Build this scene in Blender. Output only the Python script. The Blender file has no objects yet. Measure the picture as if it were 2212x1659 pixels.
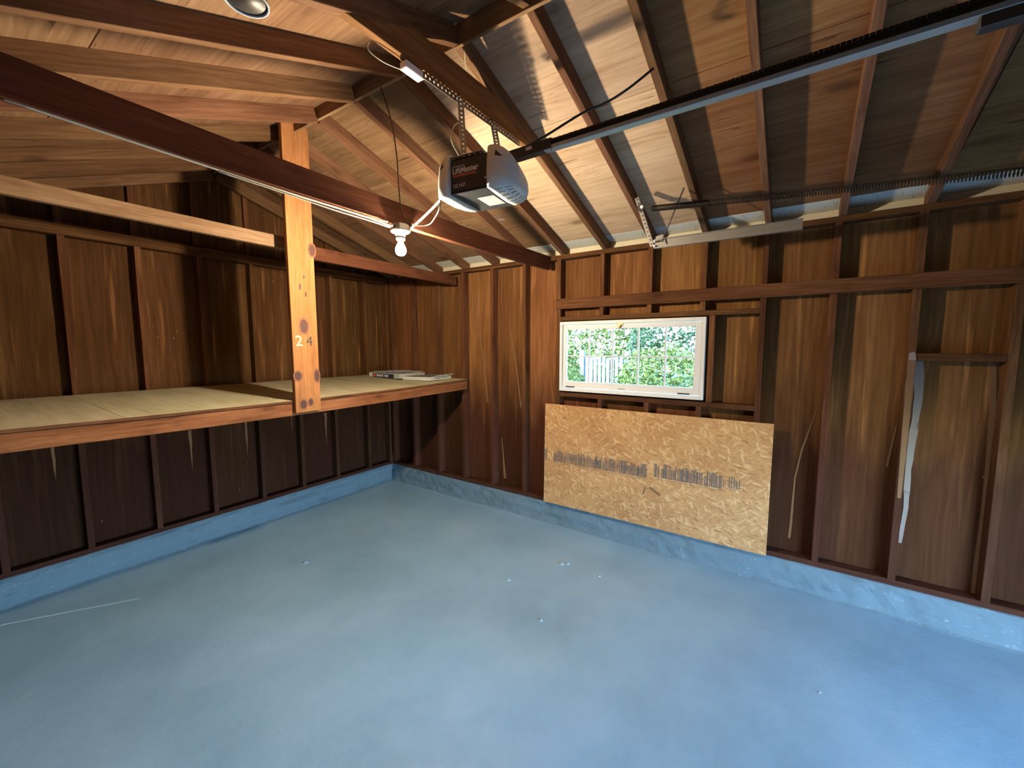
import bpy, bmesh, math, random
from mathutils import Vector, Matrix, noise
random.seed(7)
D = bpy.data
S = bpy.context.scene
COL = S.collection
PI = math.pi

# ------------------------------------------------------------------ camera
CAM_H = 1.735
pitch, yaw = math.radians(5.4), math.radians(34.1)
Fv = Vector((math.cos(yaw)*math.cos(pitch), math.sin(yaw)*math.cos(pitch), -math.sin(pitch)))
Rv = Vector((math.sin(yaw), -math.cos(yaw), 0))
Uv = Rv.cross(Fv)
cd = D.cameras.new('camera'); cam = D.objects.new('camera', cd); COL.objects.link(cam)
cd.sensor_width = 36; cd.lens = 872/2212*36; cd.clip_start = .02; cd.clip_end = 200
m = Matrix((Rv, Uv, -Fv)).transposed().to_4x4(); m.translation = (0, 0, CAM_H)
cam.matrix_world = m
S.camera = cam

# ------------------------------------------------------------------ light
S.view_settings.view_transform = 'Standard'; S.view_settings.look = 'None'
S.view_settings.gamma = 1; S.view_settings.use_curve_mapping = False
S.view_settings.exposure = 0.70
S.cycles.max_bounces = 5; S.cycles.diffuse_bounces = 3; S.cycles.glossy_bounces = 3; S.cycles.transparent_max_bounces = 6
S.cycles.adaptive_threshold = .10; S.cycles.caustics_reflective = False
SKY = 95.0
SUN = 10.0
BULB = 2050.0
w = D.worlds.new('sky'); S.world = w; w.use_nodes = True
wn = w.node_tree; wn.nodes.clear()
wo = wn.nodes.new('ShaderNodeOutputWorld'); wb = wn.nodes.new('ShaderNodeBackground')
sk = wn.nodes.new('ShaderNodeTexSky'); sk.sky_type = 'HOSEK_WILKIE'; sk.turbidity = 2.2
sk.sun_direction = Vector((-.55, .35, .75)).normalized(); sk.ground_albedo = .3
wn.links.new(sk.outputs[0], wb.inputs[0]); wb.inputs[1].default_value = SKY
wn.links.new(wb.outputs[0], wo.inputs[0])
sd = D.lights.new('sun', 'SUN'); sd.energy = SUN; sd.angle = .01; sd.color = (1, .95, .85)
so = D.objects.new('sun', sd); COL.objects.link(so)
so.rotation_euler = Vector((-.55, .35, .75)).to_track_quat('Z', 'Y').to_euler()
# window portal (samples the sky through the window opening) and one for the side door
def portal(name, loc, rot, sx, sy):
    l = D.lights.new(name, 'AREA'); l.shape = 'RECTANGLE'; l.size = sx; l.size_y = sy
    l.cycles.is_portal = True
    o = D.objects.new(name, l); COL.objects.link(o); o.location = loc; o.rotation_euler = rot
portal('window_portal', (3.56, 1.15, 1.64), (0, PI/2, 0), .62, 1.26)
portal('garage_door_portal', (1.58, -2.02, .63), (PI/2, 0, 0), 2.44, 1.20)

# ------------------------------------------------------------------ node helpers
def new_mat(name):
    mt = D.materials.new(name); mt.use_nodes = True
    nt = mt.node_tree; nt.nodes.clear()
    out = nt.nodes.new('ShaderNodeOutputMaterial'); b = nt.nodes.new('ShaderNodeBsdfPrincipled')
    nt.links.new(b.outputs[0], out.inputs[0])
    return mt, nt, b
def N(nt, t, **k):
    n = nt.nodes.new(t)
    for a, v in k.items(): setattr(n, a, v)
    return n
def setin(nt, sock, v):
    if isinstance(v, bpy.types.NodeSocket): nt.links.new(v, sock)
    else: sock.default_value = v
def mapping(nt, vec, scale, loc=(0,0,0), rot=(0,0,0)):
    n = N(nt, 'ShaderNodeMapping'); nt.links.new(vec, n.inputs[0])
    setin(nt, n.inputs['Location'], loc); n.inputs['Scale'].default_value = scale; n.inputs['Rotation'].default_value = rot
    return n.outputs[0]
def noise_t(nt, vec, scale, detail=4, rough=.55, dist=0):
    n = N(nt, 'ShaderNodeTexNoise'); nt.links.new(vec, n.inputs['Vector'])
    n.inputs['Scale'].default_value = scale; n.inputs['Detail'].default_value = detail
    n.inputs['Roughness'].default_value = rough; n.inputs['Distortion'].default_value = dist
    return n.outputs[0]
def ramp(nt, fac, stops):
    n = N(nt, 'ShaderNodeValToRGB'); nt.links.new(fac, n.inputs[0])
    e = n.color_ramp.elements
    while len(e) > 1: e.remove(e[-1])
    e[0].position = stops[0][0]; e[0].color = col(stops[0][1])
    for p, c in stops[1:]:
        x = e.new(p); x.color = col(c)
    return n.outputs[0]
def col(c):
    if isinstance(c, (int, float)): return (c, c, c, 1)
    return tuple(c)+(1,) if len(c) == 3 else tuple(c)
def mix(nt, fac, a, b, mode='MIX'):
    n = N(nt, 'ShaderNodeMix', data_type='RGBA', blend_type=mode)
    setin(nt, n.inputs[0], fac)
    setin(nt, n.inputs[6], col(a) if not isinstance(a, bpy.types.NodeSocket) else a)
    setin(nt, n.inputs[7], col(b) if not isinstance(b, bpy.types.NodeSocket) else b)
    return n.outputs[2]
def mth(nt, op, a, b=0.0, clamp=False):
    n = N(nt, 'ShaderNodeMath', operation=op, use_clamp=clamp); setin(nt, n.inputs[0], a); setin(nt, n.inputs[1], b)
    return n.outputs[0]
def bump(nt, b, h, strength=.3, dist=.01):
    n = N(nt, 'ShaderNodeBump'); n.inputs['Strength'].default_value = strength; n.inputs['Distance'].default_value = dist
    nt.links.new(h, n.inputs['Height']); nt.links.new(n.outputs[0], b.inputs['Normal'])
def sep(nt, vec, i):
    n = N(nt, 'ShaderNodeSeparateXYZ'); nt.links.new(vec, n.inputs[0]); return n.outputs[i]
def plain(name, c, rough=.6, metal=0, emit=None, es=0):
    mt, nt, b = new_mat(name)
    tc = N(nt, 'ShaderNodeTexCoord')
    v = noise_t(nt, tc.outputs['Object'], 30, 3)
    c2 = tuple(x*.82 for x in c)
    nt.links.new(mix(nt, v, c2, c), b.inputs['Base Color'])
    b.inputs['Roughness'].default_value = rough; b.inputs['Metallic'].default_value = metal
    if emit: b.inputs['Emission Color'].default_value = col(emit); b.inputs['Emission Strength'].default_value = es
    return mt

def wood(name, dark, mid, light, gscale=1.0, knots=.5, rough=.8, var=.35, spec=.08, checks=0.0, dirty=0.0, dirtcol=(.03,.015,.012), low=None, streak=0.0):
    """lumber: grain runs along the object's own X axis; each board gets its own pattern and tone"""
    mt, nt, b = new_mat(name)
    tc = N(nt, 'ShaderNodeTexCoord'); oi = N(nt, 'ShaderNodeObjectInfo')
    rnd = oi.outputs['Random']
    off = N(nt, 'ShaderNodeCombineXYZ')
    for i, k in enumerate((37., 61., 83.)): nt.links.new(mth(nt, 'MULTIPLY', rnd, k), off.inputs[i])
    vec = mapping(nt, tc.outputs['Object'], (1, 1, 1), off.outputs[0])
    warp = noise_t(nt, mapping(nt, vec, (1.2, 5, 5)), 1.5*gscale, 2)
    wv = N(nt, 'ShaderNodeMixRGB', blend_type='ADD'); wv.inputs[0].default_value = .06
    nt.links.new(vec, wv.inputs[1]); nt.links.new(warp, wv.inputs[2])
    g1 = noise_t(nt, mapping(nt, wv.outputs[0], (.9, 22, 22)), 3*gscale, 6, .65)
    g2 = noise_t(nt, mapping(nt, wv.outputs[0], (.5, 3.5, 3.5)), 2.2*gscale, 4, .6)
    f = mth(nt, 'ADD', mth(nt, 'MULTIPLY', g1, .55), mth(nt, 'MULTIPLY', g2, .45))
    c = ramp(nt, f, [(.30, dark), (.5, mid), (.70, light)])
    if streak:
        st = noise_t(nt, mapping(nt, vec, (.55, 11, 11), (5, 3, 1)), 2.2, 3, .5)
        c = mix(nt, mth(nt, 'MULTIPLY', ramp(nt, st, [(.60, 0.), (.72, 1.)]), streak), c, tuple(min(1, x*1.9) for x in light))
    if knots:
        vo = N(nt, 'ShaderNodeTexVoronoi'); nt.links.new(mapping(nt, vec, (1.6, 4.2, 4.2)), vo.inputs['Vector']); vo.inputs['Scale'].default_value = 1.5*gscale
        kn = noise_t(nt, vec, 40, 2)
        d = mth(nt, 'ADD', vo.outputs['Distance'], mth(nt, 'MULTIPLY', kn, .06))
        km = ramp(nt, d, [(.10, 1.), (.19, 0.)])
        rg = ramp(nt, d, [(.16, 1.), (.34, 0.)])
        c = mix(nt, mth(nt, 'MULTIPLY', rg, .45*knots), c, dark)
        c = mix(nt, mth(nt, 'MULTIPLY', km, .85*knots), c, tuple(x*.35 for x in dark))
    hgt = g1
    if checks:
        ck = noise_t(nt, mapping(nt, vec, (1.3, 15, 15), (9, 2, 4)), 4.5*gscale, 3, .5, .6)
        cm = ramp(nt, ck, [(.30, 1.), (.345, 0.)])
        gate = ramp(nt, noise_t(nt, mapping(nt, vec, (1, 1, 1), (3, 7, 2)), 2.6, 2), [(.42, 0.), (.56, 1.)])
        c = mix(nt, mth(nt, 'MULTIPLY', mth(nt, 'MULTIPLY', cm, gate), checks), c, tuple(x*.3 for x in dark))
    if dirty:
        dn = noise_t(nt, mapping(nt, vec, (.8, 1.6, 1.6), (1, 8, 6)), 2.4, 5, .65)
        c = mix(nt, mth(nt, 'MULTIPLY', ramp(nt, dn, [(.46, 0.), (.68, 1.)]), dirty), c, dirtcol)
    if low:
        # dimmer light and stain painted together over the lower wall boards, ragged upper edge
        gp = N(nt, 'ShaderNodeNewGeometry').outputs['Position']
        z = sep(nt, gp, 2)
        rag = noise_t(nt, mapping(nt, gp, (6, 6, .8)), 1.5, 4, .6)
        zz = mth(nt, 'ADD', z, mth(nt, 'MULTIPLY', rag, .9))
        lm = ramp(nt, mth(nt, 'MULTIPLY', zz, .33), [(.46, 1.), (.66, 0.)])
        c = mix(nt, mth(nt, 'MULTIPLY', lm, .85), c, mix(nt, g1, low[0], low[1]))
        # paint and plaster specks
        sp = N(nt, 'ShaderNodeTexVoronoi'); nt.links.new(mapping(nt, gp, (1, 1, .45)), sp.inputs['Vector']); sp.inputs['Scale'].default_value = 16
        sg = ramp(nt, noise_t(nt, gp, 2.2, 2), [(.55, 0.), (.65, 1.)])
        sm = ramp(nt, sp.outputs['Distance'], [(.045, 1.), (.075, 0.)])
        c = mix(nt, mth(nt, 'MULTIPLY', mth(nt, 'MULTIPLY', sm, sg), .55), c, (.40, .27, .2))
    # board to board tone
    hv = N(nt, 'ShaderNodeHueSaturation'); nt.links.new(c, hv.inputs['Color'])
    rv = N(nt, 'ShaderNodeTexWhiteNoise', noise_dimensions='1D'); nt.links.new(rnd, rv.inputs['W'])
    nt.links.new(mth(nt, 'ADD', 1-var*.5, mth(nt, 'MULTIPLY', rv.outputs['Value'], var)), hv.inputs['Value'])
    nt.links.new(mth(nt, 'ADD', .49, mth(nt, 'MULTIPLY', rnd, .018)), hv.inputs['Hue'])
    nt.links.new(hv.outputs[0], b.inputs['Base Color'])
    b.inputs['Roughness'].default_value = rough
    b.inputs['Specular IOR Level'].default_value = spec
    bump(nt, b, hgt, .25, .004)
    return mt

LOW = ((.018, .0055, .0035), (.046, .0145, .0095))
M = {}
M['stud'] = wood('stained_stud_wood', (.060, .024, .010), (.135, .058, .023), (.25, .12, .052), 1, .5, low=((.036,.013,.008),(.085,.032,.020)), var=.45, streak=.3)
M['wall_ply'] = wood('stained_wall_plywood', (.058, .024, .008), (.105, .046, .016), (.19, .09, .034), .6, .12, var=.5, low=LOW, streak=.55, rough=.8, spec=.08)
M['wall_ply_daylit'] = wood('stained_daylit_wall_plywood', (.105, .042, .013), (.215, .092, .031), (.35, .165, .062), .6, .12, var=.4, low=((.028, .008, .005), (.072, .022, .014)), streak=.45, rough=.8, spec=.08)  # wall plywood lightened, daylight on the window wall put into the colour
M['rafter'] = wood('rafter_wood', (.075, .034, .016), (.17, .085, .042), (.28, .155, .085), 1, .5, var=.35)
M['tie'] = wood('red_brown_joist_wood', (.07, .026, .012), (.145, .056, .025), (.22, .095, .043), 1, .4, var=.2)
M['collar'] = wood('orange_brown_collar_tie_wood', (.13, .05, .02), (.25, .11, .045), (.38, .19, .085), 1, .35, var=.0)
M['pale_tie'] = wood('worn_joist_wood', (.16, .08, .04), (.29, .17, .095), (.42, .27, .165), 1.2, .3, var=.1, dirty=.5, dirtcol=(.16,.08,.04))
M['post'] = wood('knotty_pine_post', (.24, .092, .032), (.42, .18, .068), (.56, .27, .115), 1.1, .0, var=.0, dirty=.35, dirtcol=(.24,.10,.045))
M['fascia'] = wood('shelf_front_board_wood', (.12, .045, .018), (.28, .115, .043), (.44, .21, .09), 1.2, .6, var=.0, dirty=.6, dirtcol=(.13,.05,.022))
M['roof_ply'] = wood('roof_plywood', (.40, .25, .14), (.62, .44, .28), (.76, .58, .40), .7, .75, var=.16, checks=.9, dirty=.3, dirtcol=(.33,.19,.10), rough=.8, spec=.1)
M['roof_ply_dim'] = wood('dimmed_brown_roof_plywood', (.125, .064, .029), (.22, .125, .063), (.31, .19, .105), .7, .75, var=.2, checks=.8, dirty=.35, dirtcol=(.13,.06,.028), rough=.8, spec=.1)  # brown plywood with the bulb's blocked, dimmer light put into its colour
M['roof_ply_dim_red'] = wood('dimmed_red_brown_roof_plywood', (.16, .068, .025), (.28, .135, .055), (.40, .215, .10), .6, .75, var=.2, checks=.8, dirty=.5, dirtcol=(.15,.06,.024), rough=.85, spec=.08)  # near-door plywood: dim light in the colour, warmed to offset bluish floor bounce
M['shelf_ply'] = wood('pale_shelf_plywood', (.36, .31, .18), (.50, .45, .29), (.60, .55, .38), .7, .25, var=.06, dirty=.35, dirtcol=(.33,.28,.16), rough=.8, spec=.1)

def osb():
    mt, nt, b = new_mat('oriented_strand_board')
    tc = N(nt, 'ShaderNodeTexCoord'); v = tc.outputs['Object']
    nz = noise_t(nt, v, 5, 3)
    w1 = N(nt, 'ShaderNodeMixRGB', blend_type='ADD'); w1.inputs[0].default_value = .03
    nt.links.new(v, w1.inputs[1]); nt.links.new(nz, w1.inputs[2]); v = w1.outputs[0]
    def lay(rot, sc, seed):
        vo = N(nt, 'ShaderNodeTexVoronoi'); nt.links.new(mapping(nt, mapping(nt, v, (1, 1, 1), (0, 0, 0), (rot, 0, 0)), (1, 1, 4.2), (seed, 0, seed*.7)), vo.inputs['Vector'])
        # board lies in the YZ plane
        vo.inputs['Scale'].default_value = sc
        return vo
    fine = noise_t(nt, mapping(nt, v, (1, 1, 2.5)), 38, 5, .7)
    big = noise_t(nt, v, 3.5, 3, .6)
    f = mth(nt, 'ADD', mth(nt, 'MULTIPLY', fine, .65), mth(nt, 'MULTIPLY', big, .35))
    c = ramp(nt, f, [(.36, (.40, .195, .075)), (.47, (.52, .27, .105)), (.56, (.60, .33, .135)), (.68, (.70, .43, .195))])
    def flakes(rot, sc, seed, col_, amt, thr, wid=.30):
        global_c = lay(rot, sc, seed)
        edge = ramp(nt, global_c.outputs['Distance'], [(wid*.75, 1.), (wid, 0.)])
        gate = ramp(nt, sep(nt, global_c.outputs['Color'], 0), [(thr, 0.), (thr+.03, 1.)])
        return mth(nt, 'MULTIPLY', mth(nt, 'MULTIPLY', edge, gate), amt), col_
    for args in ((.35, 8, 1.3, (.74, .48, .235), .65, .45), (-.7, 7, 4.1, (.70, .43, .195), .6, .5), (1.3, 8, 8.2, (.77, .51, .26), .55, .6),
                 (.15, 9, 14.2, (.36, .16, .055), .6, .62), (-.45, 8, 31.4, (.40, .19, .07), .55, .6), (.8, 9, 27.5, (.33, .15, .055), .55, .7),
                 (.5, 13, 12.7, (.17, .075, .03), .75, .80, .17), (-.9, 12, 22.7, (.20, .09, .035), .7, .80, .16), (.05, 14, 41.7, (.17, .08, .03), .7, .82, .15)):
        m_, c_ = flakes(*args); c = mix(nt, m_, c, c_)
    nt.links.new(c, b.inputs['Base Color']); b.inputs['Roughness'].default_value = .6
    b.inputs['Specular IOR Level'].default_value = .3
    bump(nt, b, f, .2, .003)
    return mt
M['osb'] = osb()

def floor_paint(name, curb=False):
    mt, nt, b = new_mat(name)
    gp = N(nt, 'ShaderNodeNewGeometry').outputs['Position']
    n1 = noise_t(nt, gp, 1.3, 5, .6); n2 = noise_t(nt, gp, 14, 5, .6); n3 = noise_t(nt, gp, 90, 3, .6)
    c = ramp(nt, n1, [(.3, (.235, .40, .525)), (.5, (.29, .475, .61)), (.70, (.35, .54, .675))])
    c = mix(nt, mth(nt, 'MULTIPLY', ramp(nt, n2, [(.45, 0.), (.8, 1.)]), .3), c, (.36, .52, .62))
    if curb:
        c = mix(nt, .78, c, (.095, .14, .155))
        wm = ramp(nt, noise_t(nt, mapping(nt, gp, (1, 1, 2.5)), 22, 6, .75), [(.60, 0.), (.68, 1.)])
        c = mix(nt, mth(nt, 'MULTIPLY', wm, .5), c, (.42, .50, .54))
        dk = ramp(nt, noise_t(nt, mapping(nt, gp, (1, 1, 3)), 6, 6, .7), [(.33, 1.), (.42, 0.)])
        c = mix(nt, mth(nt, 'MULTIPLY', dk, .5), c, (.09, .12, .13))
        z = sep(nt, gp, 2)
        tp = ramp(nt, mth(nt, 'ADD', z, mth(nt, 'MULTIPLY', n2, .02)), [(.196, 0.), (.206, 1.)])
        c = mix(nt, mth(nt, 'MULTIPLY', tp, .8), c, (.20, .165, .15))
    nt.links.new(c, b.inputs['Base Color'])
    nt.links.new(ramp(nt, n2, [(.3, .70), (.7, .85)] if curb else [(.3, .33), (.7, .45)]), b.inputs['Roughness'])
    b.inputs['Specular IOR Level'].default_value = .5
    h = mth(nt, 'ADD', mth(nt, 'MULTIPLY', n2, .5), mth(nt, 'ADD', mth(nt, 'MULTIPLY', n3, .12), mth(nt, 'MULTIPLY', n1, .6)))
    bump(nt, b, h, .55 if curb else .2, .02)
    return mt
M['floor'] = floor_paint('blue_grey_floor_paint')
M['curb'] = floor_paint('blue_grey_curb_paint', True)

def painted(name, base, worn=.4, wc=(.25, .2, .16), rough=.5):
    mt, nt, b = new_mat(name)
    tc = N(nt, 'ShaderNodeTexCoord')
    n = noise_t(nt, tc.outputs['Object'], 9, 6, .7)
    c = mix(nt, mth(nt, 'MULTIPLY', ramp(nt, n, [(.58, 0.), (.72, 1.)]), worn), base, wc)
    nt.links.new(c, b.inputs['Base Color']); b.inputs['Roughness'].default_value = rough
    bump(nt, b, n, .15, .003)
    return mt
M['white_frame'] = painted('white_window_paint', (.86, .86, .83), .12, (.45, .42, .38))
M['muntin'] = painted('white_glazing_bar_paint', (.75, .80, .80), .1)
M['eave'] = painted('pale_grey_eave_paint', (.66, .66, .58), .5, (.25, .24, .2), .8)
M['cream'] = painted('cream_frieze_paint', (.78, .70, .50), .2, (.4, .33, .2), .8)
M['putty'] = painted('whitewash_smear', (.34, .27, .22), .9, (.16, .09, .06), .8)
M['scrape'] = painted('bare_wood_scrape', (.23, .12, .05), .8, (.11, .05, .02), .8)
def glass():
    mt, nt, b = new_mat('window_glass')
    out = [n for n in nt.nodes if n.type == 'OUTPUT_MATERIAL'][0]
    t = N(nt, 'ShaderNodeBsdfTransparent'); g = N(nt, 'ShaderNodeBsdfGlossy'); g.inputs['Roughness'].default_value = .02
    t.inputs[0].default_value = (.92, .97, .96, 1)
    fr = N(nt, 'ShaderNodeFresnel'); fr.inputs[0].default_value = 1.45
    mx = N(nt, 'ShaderNodeMixShader'); nt.links.new(fr.outputs[0], mx.inputs[0]); nt.links.new(t.outputs[0], mx.inputs[1]); nt.links.new(g.outputs[0], mx.inputs[2])
    nt.links.new(mx.outputs[0], out.inputs[0])
    return mt
M['glass'] = glass()
M['brass'] = plain('tarnished_brass', (.45, .25, .10), .4, .8)
M['iron'] = plain('dark_iron', (.10, .09, .08), .5, .6)
M['galv'] = plain('galvanised_steel', (.52, .50, .45), .42, .75)
M['galv_shaded'] = plain('shaded_steel_angle', (.16, .13, .10), .5, .4)  # galvanised steel with the shade on the angle's face put into its colour
M['rail'] = plain('pale_painted_steel_rail', (.50, .56, .55), .4, .35)
M['chain'] = plain('oily_chain_steel', (.05, .038, .028), .45, .6)
M['black'] = plain('black_plastic', (.022, .018, .018), .45)
M['dgrey'] = plain('dark_grey_steel_cover', (.06, .065, .068), .5, .2)
M['lens'] = plain('ivory_light_lens', (.90, .88, .78), .35)
M['slot'] = plain('lens_slot_shadow_grey', (.30, .31, .30), .6)
M['label'] = plain('white_label_paper', (.85, .82, .78), .6)
M['red'] = plain('red_print', (.75, .16, .08), .5)
M['ink'] = plain('black_ink', (.04, .04, .045), .8)
M['inkgrey'] = plain('faded_black_ink', (.16, .13, .11), .8)
M['chalk'] = plain('yellow_chalk', (.88, .70, .40), .8)
M['white_cable'] = plain('cream_cable_sheath', (.72, .66, .50), .5)
M['brown_cord'] = plain('brown_flex_cord', (.12, .065, .035), .5)
M['black_cord'] = plain('black_cord', (.018, .014, .012), .5)
M['porcelain'] = plain('white_porcelain', (.85, .82, .72), .3)
M['whitebox'] = plain('white_painted_metal', (.88, .90, .90), .35)
M['navy'] = plain('navy_print', (.02, .022, .06), .5)
M['greypaper'] = painted('grey_newsprint', (.42, .42, .40), .8, (.24, .23, .22), .8)
M['cover_dark'] = painted('dark_grey_magazine_cover', (.17, .17, .15), .5, (.28, .27, .24), .5)
M['whitepaper'] = plain('white_paper', (.82, .82, .80), .7)
M['knot'] = plain('dark_pine_knot', (.10, .035, .018), .6)
M['knot_ring'] = plain('pine_knot_ring', (.26, .10, .045), .6)
M['grass'] = painted('grass_ground', (.05, .08, .02), .6, (.03, .05, .015), .9)
M['leaf'] = painted('yellow_green_leaf', (.10, .135, .018), .5, (.045, .08, .015), .6)
M['leaf2'] = painted('blue_green_leaf', (.04, .08, .03), .5, (.018, .045, .024), .6)
M['bark'] = painted('grey_bark', (.2, .15, .1), .4)
M['picket'] = painted('pale_blue_grey_gate_paint', (.15, .17, .19), .4, (.06, .07, .085), .7)
M['asphalt'] = painted('dark_asphalt', (.07, .07, .07), .3, (.05, .05, .05), .9)
M['siding'] = painted('outside_wall_paint', (.6, .6, .55), .2)
def bulb_mat():
    mt, nt, b = new_mat('lit_bulb_glass')
    b.inputs['Base Color'].default_value = (1, .95, .85, 1)
    b.inputs['Emission Color'].default_value = (1, .83, .60, 1); b.inputs['Emission Strength'].default_value = BULB
    return mt
M['bulb'] = bulb_mat()

# ------------------------------------------------------------------ geometry helpers
def link(o, parent=None):
    COL.objects.link(o)
    if parent: o.parent = parent
    return o
def tag(o, label, cat=None, group=None):
    o['label'] = label
    if cat: o['category'] = cat
    if group: o['group'] = group
    return o
def struct(name, loc=(0,0,0)):
    o = link(D.objects.new(name, None)); o.location = loc; o['kind'] = 'structure'; o.empty_display_size = .05
    return o
def thing(name, label, cat, loc=(0,0,0), rz=0, group=None):
    o = link(D.objects.new(name, None)); o.location = loc; o.rotation_euler = (0, 0, rz); o.empty_display_size = .05
    bpy.context.view_layer.update()
    return tag(o, label, cat, group)
def mesh_obj(name, bm, mat, parent=None, mw=None, smooth=False, local=False):
    me = D.meshes.new(name); bm.normal_update(); bm.to_mesh(me); bm.free()
    if mat: me.materials.append(mat)
    if smooth:
        for p in me.polygons: p.use_smooth = True
    o = D.objects.new(name, me); COL.objects.link(o)
    if parent:
        o.parent = parent
        if not local: o.matrix_parent_inverse = pm(parent).inverted()
    if mw is not None: o.matrix_basis = mw
    return o
def pm(o):
    mm = o.matrix_basis.copy()
    while o.parent:
        mm = o.parent.matrix_basis @ o.matrix_parent_inverse @ mm; o = o.parent
    return mm
def boxbm(sx, sy, sz, bev=.002):
    bm = bmesh.new(); bmesh.ops.create_cube(bm, size=1)
    bmesh.ops.scale(bm, vec=(sx, sy, sz), verts=bm.verts)
    if bev: bmesh.ops.bevel(bm, geom=bm.edges[:], offset=min(bev, sx/4, sy/4, sz/4), segments=1, affect='EDGES', profile=.5)
    return bm
def board(name, p0, p1, w, t, side, mat, parent=None, bev=.002, nofit=False):
    """board from p0 to p1 (centre line); w along 'side', t along the third direction; local X is the grain"""
    p0, p1, side = Vector(p0), Vector(p1), Vector(side)
    ax = (p1-p0); L = ax.length; ax.normalize()
    side = (side-ax*side.dot(ax)).normalized(); up = ax.cross(side)
    mw = Matrix((ax, side, up)).transposed().to_4x4(); mw.translation = (p0+p1)/2
    return mesh_obj(name, boxbm(L, w, t, bev), mat, parent, mw)
def box(name, x0, x1, y0, y1, z0, z1, mat, parent=None, axis=None, bev=.002):
    """axis aligned board; grain along its longest side unless axis is given"""
    dx, dy, dz = x1-x0, y1-y0, z1-z0
    if axis is None: axis = max((dx, 'X'), (dy, 'Y'), (dz, 'Z'))[1]
    c = Vector(((x0+x1)/2, (y0+y1)/2, (z0+z1)/2))
    if axis == 'X': return board(name, c-Vector((dx/2,0,0)), c+Vector((dx/2,0,0)), dy, dz, (0,1,0), mat, parent, bev)
    if axis == 'Y': return board(name, c-Vector((0,dy/2,0)), c+Vector((0,dy/2,0)), dz, dx, (0,0,1), mat, parent, bev)
    return board(name, c-Vector((0,0,dz/2)), c+Vector((0,0,dz/2)), dx, dy, (1,0,0), mat, parent, bev)
def prism(name, pts, depth, origin, ux, uy, mat, parent=None):
    """polygon pts (a,b) in the plane origin+a*ux+b*uy, thickened by depth along ux x uy; local X = ux"""
    ux, uy = Vector(ux).normalized(), Vector(uy).normalized(); uz = ux.cross(uy)
    cx = sum(p[0] for p in pts)/len(pts); cy = sum(p[1] for p in pts)/len(pts)
    bm = bmesh.new()
    vs = [bm.verts.new((p[0]-cx, p[1]-cy, 0)) for p in pts]
    f = bm.faces.new(vs)
    r = bmesh.ops.extrude_face_region(bm, geom=[f])
    bmesh.ops.translate(bm, vec=(0, 0, depth), verts=[v for v in r['geom'] if isinstance(v, bmesh.types.BMVert)])
    bmesh.ops.recalc_face_normals(bm, faces=bm.faces)
    mw = Matrix((ux, uy, uz)).transposed().to_4x4(); mw.translation = Vector(origin)+ux*cx+uy*cy
    return mesh_obj(name, bm, mat, parent, mw)
def cyl(name, p0, p1, r, mat, parent=None, r2=None, seg=16, smooth=True):
    p0, p1 = Vector(p0), Vector(p1); L = (p1-p0).length
    bm = bmesh.new(); bmesh.ops.create_cone(bm, cap_ends=True, segments=seg, radius1=r, radius2=r if r2 is None else r2, depth=L)
    mw = (p1-p0).to_track_quat('Z', 'Y').to_matrix().to_4x4(); mw.translation = (p0+p1)/2
    o = mesh_obj(name, bm, mat, parent, mw)
    if smooth:
        for p in o.data.polygons: p.use_smooth = len(p.vertices) == 4
    return o
def smooth_pts(pts, n=6):
    pts = [Vector(p) for p in pts]; out = []
    for i in range(len(pts)-1):
        a = pts[max(0, i-1)]; b = pts[i]; c = pts[i+1]; d = pts[min(len(pts)-1, i+2)]
        for k in range(n):
            t = k/n
            out.append(.5*((2*b)+(-a+c)*t+(2*a-5*b+4*c-d)*t*t+(-a+3*b-3*c+d)*t**3))
    out.append(pts[-1]); return out
def tube(name, pts, r, mat, parent=None, seg=8, n=6, flat=None):
    pts = smooth_pts(pts, n) if n > 1 else [Vector(p) for p in pts]
    bm = bmesh.new(); rings = []
    up = Vector((.13, .21, .97)).normalized()
    for i, p in enumerate(pts):
        d = (pts[min(i+1, len(pts)-1)]-pts[max(i-1, 0)]).normalized()
        s = d.cross(up)
        if s.length < 1e-3: s = d.cross(Vector((1, 0, 0)))
        s.normalize(); u = s.cross(d)
        fr = flat or 1
        rings.append([bm.verts.new(p+s*r*math.cos(2*PI*k/seg)+u*r*fr*math.sin(2*PI*k/seg)) for k in range(seg)])
    for a, b in zip(rings, rings[1:]):
        for k in range(seg): bm.faces.new((a[k], a[(k+1) % seg], b[(k+1) % seg], b[k]))
    bm.faces.new(rings[0]); bm.faces.new(rings[-1][::-1])
    bmesh.ops.recalc_face_normals(bm, faces=bm.faces)
    c = sum((v.co for v in bm.verts), Vector())/len(bm.verts)
    bmesh.ops.translate(bm, vec=-c, verts=bm.verts)
    return mesh_obj(name, bm, mat, parent, Matrix.Translation(c), smooth=True)
def text_mesh(name, body, size, mat, parent, mw, bold=0.0, depth=.0006, sx=1.0, local=False, shear=0):
    cu = D.curves.new(name, 'FONT'); cu.body = body; cu.size = size; cu.extrude = depth; cu.offset = bold
    cu.align_x = 'LEFT'; cu.resolution_u = 3; cu.shear = shear
    tmp = D.objects.new(name, cu); COL.objects.link(tmp)
    bpy.context.view_layer.update()
    me = D.meshes.new_from_object(tmp.evaluated_get(bpy.context.evaluated_depsgraph_get()))
    D.objects.remove(tmp)
    me.materials.clear(); me.materials.append(mat)
    for v in me.vertices: v.co.x *= sx
    o = D.objects.new(name, me); COL.objects.link(o); o.parent = parent
    if not local: o.matrix_parent_inverse = pm(parent).inverted()
    o.matrix_basis = mw
    return o
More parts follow.
